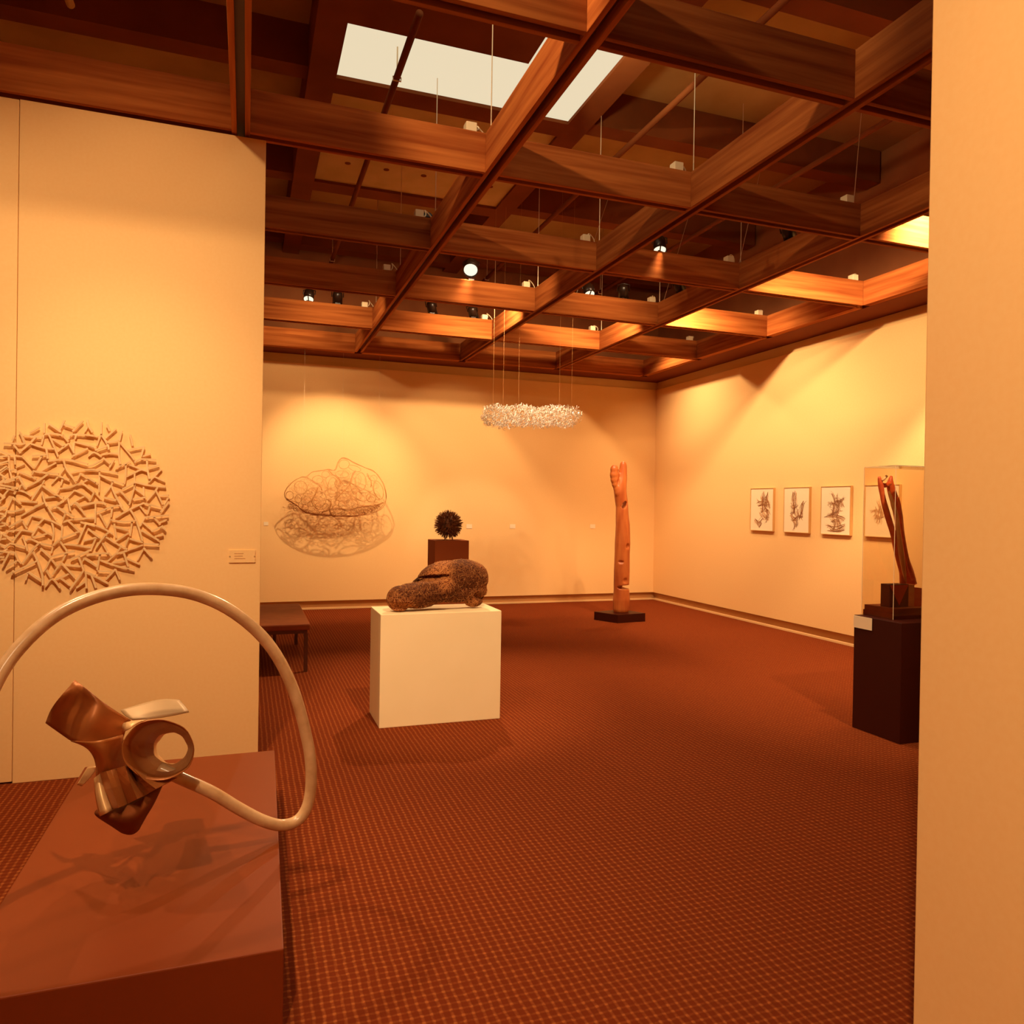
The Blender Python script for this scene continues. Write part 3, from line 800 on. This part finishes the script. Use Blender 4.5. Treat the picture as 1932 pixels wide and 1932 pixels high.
# strokes in unit coordinates of the sheet: x 0..1 from left, y 0..1 from top
art = [[((.6,.1),(.5,.3),(.55,.5)),((.75,.12),(.68,.3),(.7,.42)),((.3,.32),(.5,.36),(.8,.34)),((.35,.42),(.6,.38),(.85,.42)),((.5,.2),(.62,.4),(.8,.55)),((.45,.55),(.7,.5),(.82,.6)),((.42,.6),(.62,.68),(.8,.66)),((.7,.5),(.75,.65),(.72,.78)),((.2,.72),(.4,.8),(.55,.7)),((.25,.78),(.4,.9),(.5,.8)),((.55,.3),(.7,.25),(.85,.4)),((.5,.45),(.6,.6),(.78,.72))],
       [((.4,.12),(.36,.3),(.42,.55)),((.44,.12),(.46,.35),(.38,.58)),((.7,.35),(.72,.5),(.66,.68)),((.78,.33),(.7,.42),(.74,.62)),((.3,.62),(.45,.68),(.6,.64)),((.55,.5),(.6,.62),(.72,.66)),((.32,.66),(.45,.8),(.42,.92)),((.5,.66),(.52,.8),(.5,.88)),((.3,.4),(.4,.45),(.5,.42)),((.3,.58),(.4,.52),(.48,.6)),((.35,.7),(.42,.74),(.5,.7))],
       [((.35,.15),(.45,.25),(.5,.4)),((.8,.25),(.7,.3),(.6,.38)),((.55,.22),(.6,.4),(.55,.6)),((.4,.35),(.45,.5),(.4,.62)),((.25,.38),(.45,.36),(.7,.42)),((.2,.62),(.45,.6),(.8,.66)),((.4,.65),(.5,.75),(.45,.9)),((.6,.62),(.62,.8),(.7,.88)),((.25,.82),(.5,.85),(.8,.8)),((.5,.3),(.65,.28),(.75,.4)),((.35,.5),(.5,.56),(.62,.5)),((.4,.72),(.55,.7),(.7,.76)),((.3,.9),(.5,.92),(.75,.9))],
       [((.3,.45),(.35,.55),(.3,.65)),((.45,.4),(.5,.55),(.45,.7)),((.5,.42),(.42,.6),(.38,.75)),((.2,.5),(.35,.48),(.5,.56)),((.4,.3),(.48,.45),(.55,.6)),((.3,.6),(.45,.62),(.6,.58))]]
for i, ((ya, yb), lb) in enumerate(pics):
    z0, z1 = 1.237, 1.797; x = XR-.028
    e = empty('framed_drawing', (XR, (ya+yb)/2, z0)); tag(e, lb, 'picture', 'framed drawings on the right wall')
    box('backing', (x+.004, yb+.006, z0+.006), (XR-.001, ya-.006, z1-.006), m_brass, e)
    sh_ = box('sheet', (x, yb+.006, z0+.006), (x+.004, ya-.006, z1-.006), m_paper, e)
    f = MB(); t = .008
    f.box((x-.006, yb, z0), (XR-.001, yb+t, z1)).box((x-.006, ya-t, z0), (XR-.001, ya, z1)).box((x-.006, yb+t, z0), (XR-.001, ya-t, z0+t)).box((x-.006, yb+t, z1-t), (XR-.001, ya-t, z1))
    f.build('frame', m_brass, e)
    dr = MB(); dl = MB()
    for st_ in art[i]:
        for rep in range(9):
            P = [Vector((p[0]+random.gauss(0, .035), p[1]+random.gauss(0, .03), 0)) for p in st_]
            P = smooth_path(P, 4)
            pts = [(x-.0006, ya-(p.x*(ya-yb)), z1-p.y*(z1-z0)) for p in P]
            (dr if rep < (5 if i < 3 else 1) else dl).tube(pts, random.uniform(.0012, .0042 if i < 3 else .002), 5, flat=.25, twist=0)
    dr.build('ink_strokes', m_ink, sh_); dl.build('wash_strokes', m_inkl, sh_)

# small wall labels
def card(px, py, wd, hh, Y, lb, lettering=False, xwall=None):
    c = at(px, py, Y); e = empty('wall_label', c); tag(e, lb, 'label')
    cd = box('card', (c.x-wd/2, Y-.006, c.z-hh/2), (c.x+wd/2, Y-.0005, c.z+hh/2), m_paper if not lettering else m_wall, e)
    if lettering:
        t = MB()
        for q in range(3):
            zz = c.z+hh*.22-q*hh*.2; t.box((c.x-wd*.3, Y-.0066, zz-.0022), (c.x+wd*(.05, .02, .12)[q], Y-.006, zz+.0022))
        t.build('lettering', m_inkl, cd)
        for sx in (-1, 1): MB().cyl((c.x+sx*wd*.47, Y-.008, c.z), (c.x+sx*wd*.47, Y-.0005, c.z), .004, 10).build('pin', m_brass, e)
card(457, 1049.5, .142, .072, 4.6, 'pale label card on the left partition, right of the stick relief', True)
card(885, 993, .09, .065, YB, 'small white wall label just right of the spiky ball')
card(967, 993, .09, .065, YB, 'small white wall label at the middle of the back wall')
card(1118, 993, .09, .065, YB, 'small white wall label left of the tall carved column')
card(502, 988, .06, .05, YB, 'small white wall label at the left edge of the back wall, beside the partition')

# ------------------------------------------------------------ display case at right
vp = MB().box((4.01, 3.74, 0), (4.80, 4.145, .786)).build('plinth', m_black, bevel=.003)
tag(vp, 'black floor plinth under the clear display case at the right', 'plinth')
lab = MB().box((4.004, 3.985, .70), (4.0095, 4.143, .782)).build('object_label', m_paper)
tag(lab, 'pale label card on the top corner of the black plinth', 'label')
base = empty('case_base', (4.3, 4.0, .786)); tag(base, 'two-step brown wooden base board on the black plinth', 'base')
box('lower_board', (4.082, 3.88, .786), (4.76, 4.14, .824), m_bench, base, .002)
box('upper_board', (4.088, 3.886, .824), (4.754, 4.134, .858), m_bench, base, .002)
cs = empty('display_case', (4.3, 4.0, .79)); tag(cs, 'tall clear acrylic case over the split red wood sculpture', 'display case')
x0, x1, y0, y1, z0, z1 = 4.076, 4.766, 3.874, 4.146, .787, 1.814; t = .004
for a_, b_ in (((x0,y0,z0),(x0+t,y1,z1)), ((x1-t,y0,z0),(x1,y1,z1)), ((x0+t,y0,z0),(x1-t,y0+t,z1)), ((x0+t,y1-t,z0),(x1-t,y1,z1)), ((x0,y0,z1),(x1,y1,z1+t))):
    box('panel', a_, b_, m_glass, cs)
ed = MB(); q = .0013
for xx in (x0, x1):
    for yy in (y0, y1): ed.box((xx-q, yy-q, z0), (xx+q, yy+q, z1))
for yy in (y0, y1): ed.box((x0, yy-q, z1-q), (x1, yy+q, z1+q))
for xx in (x0, x1): ed.box((xx-q, y0, z1-q), (xx+q, y1, z1+q))
ed.build('polished_edge', m_edge, cs)

def CV(cx, cy, Y): return at(1590+cx/5.365, 860+cy/5.365, Y)
rw = empty('split_wood_sculpture', (4.3, 4.0, .858)); tag(rw, 'tall split red wood sculpture leaning left inside the clear case', 'sculpture')
def limb(name, pts, m, flat=.9):
    s = MB(); P = smooth_path([tuple(CV(a, b, Y)) for a, b, r, Y in pts], 4)
    R = smooth_path([(r*1.22, 0, 0) for a, b, r, Y in pts], 4)
    k = 4.45/(1419.7*5.365)
    s.tube(P, [max(v.x*k, .001) for v in R], 10, flat=flat)
    return s.build(name, m, rw, True)
limb('left_limb', [(368,212,14,3.98),(385,300,26,3.98),(400,390,24,3.98),(425,500,28,3.98),(465,640,30,3.98),(510,790,28,3.98),(540,930,30,3.99),(572,1060,30,4.0),(600,1180,28,4.0),(610,1300,34,4.0)], m_red)
limb('right_limb', [(492,205,12,4.02),(480,280,34,4.02),(500,370,42,4.02),(530,470,44,4.02),(560,600,44,4.02),(580,760,40,4.02),(600,900,42,4.02),(628,1040,42,4.02),(665,1170,50,4.02),(690,1300,58,4.02)], m_red)
limb('right_limb_bark', [(560,420,10,3.985),(578,540,18,3.985),(592,700,16,3.985),(618,860,16,3.985),(645,1000,18,3.985),(672,1120,22,3.985),(715,1250,26,3.985)], m_red)
limb('inner_face', [(470,360,8,3.975),(510,500,22,3.965),(550,640,20,3.965),(560,760,24,3.965),(578,900,28,3.965),(600,1040,26,3.965),(622,1180,18,3.97),(640,1280,8,3.98)], m_redlight)
limb('top_wedge', [(395,250,14,3.97),(415,235,16,3.965),(445,205,14,3.965)], m_redlight)
limb('bridge', [(395,290,22,3.99),(430,300,24,3.99),(475,280,22,4.0)], m_red)
bx = MB()
A = CV(470, 1500, 3.955); B = CV(665, 1500, 3.955)
bx.box((A.x, 3.955, .858), (B.x, 4.03, .858+.155)).build('base_block', m_dark, rw, bevel=.002)
tri = MB(); zt, zb = .858+.150, .858+.012
for yy in (3.951, 3.955):
    tri.v += [(A.x+.004, yy, zt), (B.x-.006, yy, zt), ((A.x+B.x)/2, yy, zb)]
tri.f += [(0, 2, 1), (3, 4, 5), (0, 1, 4, 3), (1, 2, 5, 4), (2, 0, 3, 5)]
tri.build('red_triangle', m_redbright, rw)
C_ = CV(725, 1500, 3.955); D_ = CV(850, 1500, 3.955)
box('pale_block', (B.x, 3.957, .858), (C_.x, 4.03, 1.008), m_redlight, rw)
bk2 = MB().prism([(0, 0), (1, 0), (1, 1), (0, 1)], 0, 1); bk2.v = [(C_.x, 3.96, .858), (D_.x+.06, 3.96, .858), (D_.x+.06, 4.05, .858), (C_.x, 4.05, .858), (C_.x, 3.96, .99), (D_.x+.06, 3.96, .97), (D_.x+.06, 4.05, .97), (C_.x, 4.05, .99)]
bk2.build('red_block', m_red, rw)

# ------------------------------------------------------------ stick relief on the left partition
QA = """80,650,490,660;250,600,300,480;440,480,640,510,860,520;400,410,440,480,510,670;600,440,800,320;900,240,900,440;980,240,1240,420;1210,380,1310,180;1270,260,1500,330;1470,410,1680,190;1770,170,1790,290;1720,410,1790,290;1790,290,1880,430;900,470,1060,450,1280,490;1280,490,1390,620;890,480,840,680;990,470,1110,740,1180,920;1060,560,1300,700;640,620,720,530;280,680,420,850;420,810,610,650;610,650,900,740,1120,760;1170,810,1400,650;1400,650,1510,850;1400,560,1430,480,1650,470,1900,500;1520,560,1550,480;1510,620,1780,690,1900,740;1500,640,1490,800;1450,920,1780,750;0,800,170,870,460,920;460,920,680,1150;700,1150,860,890;650,900,950,880;940,750,970,960;970,1010,1290,970,1500,1000,1780,1070;1290,970,1330,1130,1420,1270,1540,1430;840,1200,1140,1040;320,1140,500,1060;0,1060,160,1010;180,880,190,1150,240,1350;300,910,310,1080;0,1250,160,1130;220,1190,310,1180,330,1250;380,1220,740,1370;650,1280,680,1210;670,1210,960,1250,1190,1270;1220,1270,1330,1130;1430,1240,1650,1190,1932,1180;520,1540,760,1420,980,1270;1050,1460,1190,1320;1190,1310,1410,1390;1280,1350,1230,1500;1540,1430,1640,1250;1640,1260,1932,1440;0,1450,380,1320;90,1450,300,1390;380,1310,500,1530;400,1550,450,1480,530,1580;0,1490,380,1560;650,1780,840,1490;840,1490,1100,1670,1290,1750;860,1480,900,1400;1160,1660,1210,1560;1210,1570,1430,1530,1650,1450;1700,1430,1820,1370;1650,1450,1900,1620;1390,1720,1510,1600;1510,1600,1700,1680,1820,1790;1550,1800,1740,1710;1820,1820,1920,1640;290,1680,350,1600,520,1640,640,1720;40,1750,210,1550;0,1540,290,1600;860,1640,900,1810,960,1932;920,1750,1200,1720;1150,1900,1370,1750;1370,1750,1430,1932;400,1810,760,1840;170,1920,260,1730;260,1740,430,1880;700,1932,920,1840;1430,1910,1530,1840,1630,1932;1650,1910,1900,1850;0,1850,100,1700"""
QB = """340,220,335,460;450,270,510,400;420,540,640,350;750,390,700,600;920,470,970,700;0,480,160,490,270,520;240,700,330,460;330,460,460,660,490,780;450,630,680,590;700,620,690,850,720,1070;711,630,900,850,1010,990;90,690,240,740;210,790,450,700;870,780,1200,710;1200,710,1140,920;80,900,190,830,340,920;350,880,520,850,690,860;370,940,520,1060;60,1110,180,1080,380,960;500,1140,590,980;1150,920,1330,860;1010,1040,1110,970,1440,980;620,1150,930,1010;1270,1150,1500,1080;1260,980,1270,1170,1310,1370;900,1080,1270,1220;830,1060,830,1300,800,1480;830,1330,1010,1240,1160,1180,1280,1220;0,1190,320,1190,670,1250;300,1210,290,1640;310,1290,560,1400,780,1470;0,1430,90,1380,270,1480;1010,1240,1010,1520;760,1580,1010,1440;1010,1430,1300,1500,1640,1530;1290,1440,1550,1170;1420,1330,1620,1410;400,1690,540,1500,570,1400;550,1520,620,1700,760,1932;0,1490,190,1640;100,1820,190,1640;200,1640,340,1790;600,1670,730,1600;720,1610,910,1820;1010,1530,900,1900;1010,1560,1200,1690;1190,1530,1200,1720;380,1740,640,1800;970,1780,1240,1740;1270,1800,1440,1600,1480,1520;1440,1600,1580,1890;1500,1710,1700,1700;1700,1740,1570,1932;0,1700,100,1780"""
QC = """0,180,130,120;90,350,140,190;140,200,300,200,500,140;200,300,200,420;440,290,700,130,920,20;930,20,1030,220,1150,380;1030,150,1120,100,1320,210,1500,310;1150,80,1290,0;1390,0,1430,200;1430,80,1520,30,1740,290;1640,90,1920,30;1270,380,1340,220;0,420,180,470;180,520,450,370;450,370,550,560;540,490,640,290;640,290,880,340,1080,410,1250,490;780,460,890,350;1280,420,1500,360,1932,330;1050,410,1090,600,1070,800;1260,490,1250,740;1390,400,1630,620;1630,420,1932,500;1740,460,1570,840;150,610,430,580,680,620;650,700,780,490;780,510,960,630,1070,690;660,730,960,650;270,800,430,590;0,620,250,780;0,790,40,650;1220,760,1600,610;1780,560,1932,660;1690,800,1932,740;460,700,530,880;530,800,620,760,820,850,1050,890;1080,880,1200,780;1200,780,1360,1010;1300,870,1510,880,1830,940;1932,780,1830,1010;90,950,210,850;210,850,380,890,530,920;530,880,560,1000;460,1250,660,980,800,840;820,950,1030,1130;1080,900,1040,1050;1040,1120,1300,1050,1510,1010;1440,1170,1820,990;1270,1200,1360,1020;0,1010,300,1040;60,1280,190,1040;300,1020,370,1180,440,1260;130,1330,350,1200;660,1000,760,1190,860,1500,870,1700;270,1440,470,1340,760,1200;860,1430,930,1360,1030,1170;1040,1170,1150,1310;930,1370,1040,1550;1060,1490,1240,1240;1240,1240,1520,1540;1310,1280,1680,1320;1590,1110,1700,1400;1750,1080,1932,1060;1690,1200,1730,1150,1932,1290;1120,1590,1430,1450;570,1430,520,1590;570,1430,840,1600;930,1720,1060,1570,1220,1750;1240,1560,1420,1700;1420,1780,1700,1390;1740,1430,1932,1500;1740,1450,1750,1760;1550,1750,1730,1620;0,1130,90,1130;240,1480,270,1400"""
QD = """0,60,190,20,370,20,430,80;220,40,210,440;240,230,540,110,700,80;700,70,790,180;560,110,530,320;300,250,440,500;0,340,200,330;620,330,910,160,1200,30;910,150,1040,370,1170,800;520,370,780,410,1040,390;440,540,520,370;1200,40,1540,120;1110,80,1240,250;1270,250,1330,60;1700,0,1530,220;1220,320,1690,280;1120,500,1220,320;1400,320,1530,470;1170,420,1380,600;1510,430,1660,370;1350,610,1560,510;1560,490,1630,570;0,430,320,520,570,660;60,550,310,740;600,450,640,740;610,520,880,580;960,400,920,700;620,810,890,640;1140,580,1340,690,1500,790;1420,710,1590,670;230,930,400,700,500,620;410,710,620,840,860,970;0,790,200,740,310,730;110,1010,220,760;360,840,460,1010,540,1110;820,900,890,730;890,750,1180,830;1190,860,1500,870;800,1010,1180,880;0,920,120,930;40,1100,240,1060,480,1050;470,1210,640,1040,730,930;640,1060,860,1000;780,1010,880,1320;840,1150,1110,1270;1060,1190,1190,960;1190,940,1350,1120;570,1240,860,1200;250,1390,310,1070;290,1180,620,1300,1000,1380;0,1160,260,1320;260,1410,530,1420;430,1580,620,1370;620,1370,710,1580;0,1430,250,1540,470,1660;140,1500,230,1750;20,1600,40,1760"""
rel = empty('stick_relief', at(155, 955, 4.6)); tag(rel, 'round wall relief of crossing pale sticks on the left partition', 'sculpture')
random.seed(9)
sticks = []
for q, (ox, oy) in ((QA, (0, 780)), (QB, (160, 780)), (QC, (0, 950)), (QD, (160, 950))):
    for s_ in q.split(';'):
        v = [float(t_) for t_ in s_.split(',')]
        sticks.append([(ox+v[i]/10.733, oy+v[i+1]/10.733) for i in range(0, len(v), 2)])
# the rim continues a little past the left edge of the picture
for i in range(16):
    y = 865+i*12; x = -4+7*abs(i-8)/8; a_ = random.uniform(-1, 1)
    sticks.append([(x-5, y-8*a_), (x+12, y+8*a_)])
def slen(s_): return sum(math.dist(s_[i], s_[i+1]) for i in range(len(s_)-1))
sticks.sort(key=slen, reverse=True)
rest = MB()
for i, s_ in enumerate(sticks):
    Y = 4.5885-random.uniform(0, .010)
    dx = s_[-1][0]-s_[0][0]; tilt = random.uniform(-.003, .0)
    P = [at(x, y-4, Y+tilt*k) for k, (x, y) in enumerate(s_)]
    if len(P) > 2: P = smooth_path(P, 3)
    r = random.uniform(.0056, .0072)
    mb = rest if i >= 99 else MB()
    mb.tube(P, r, 4, twist=0)
    if i < 99: mb.build('stick', m_twig, rel)
o = rest.build('stick', m_twig, rel); o['kind'] = 'stuff'
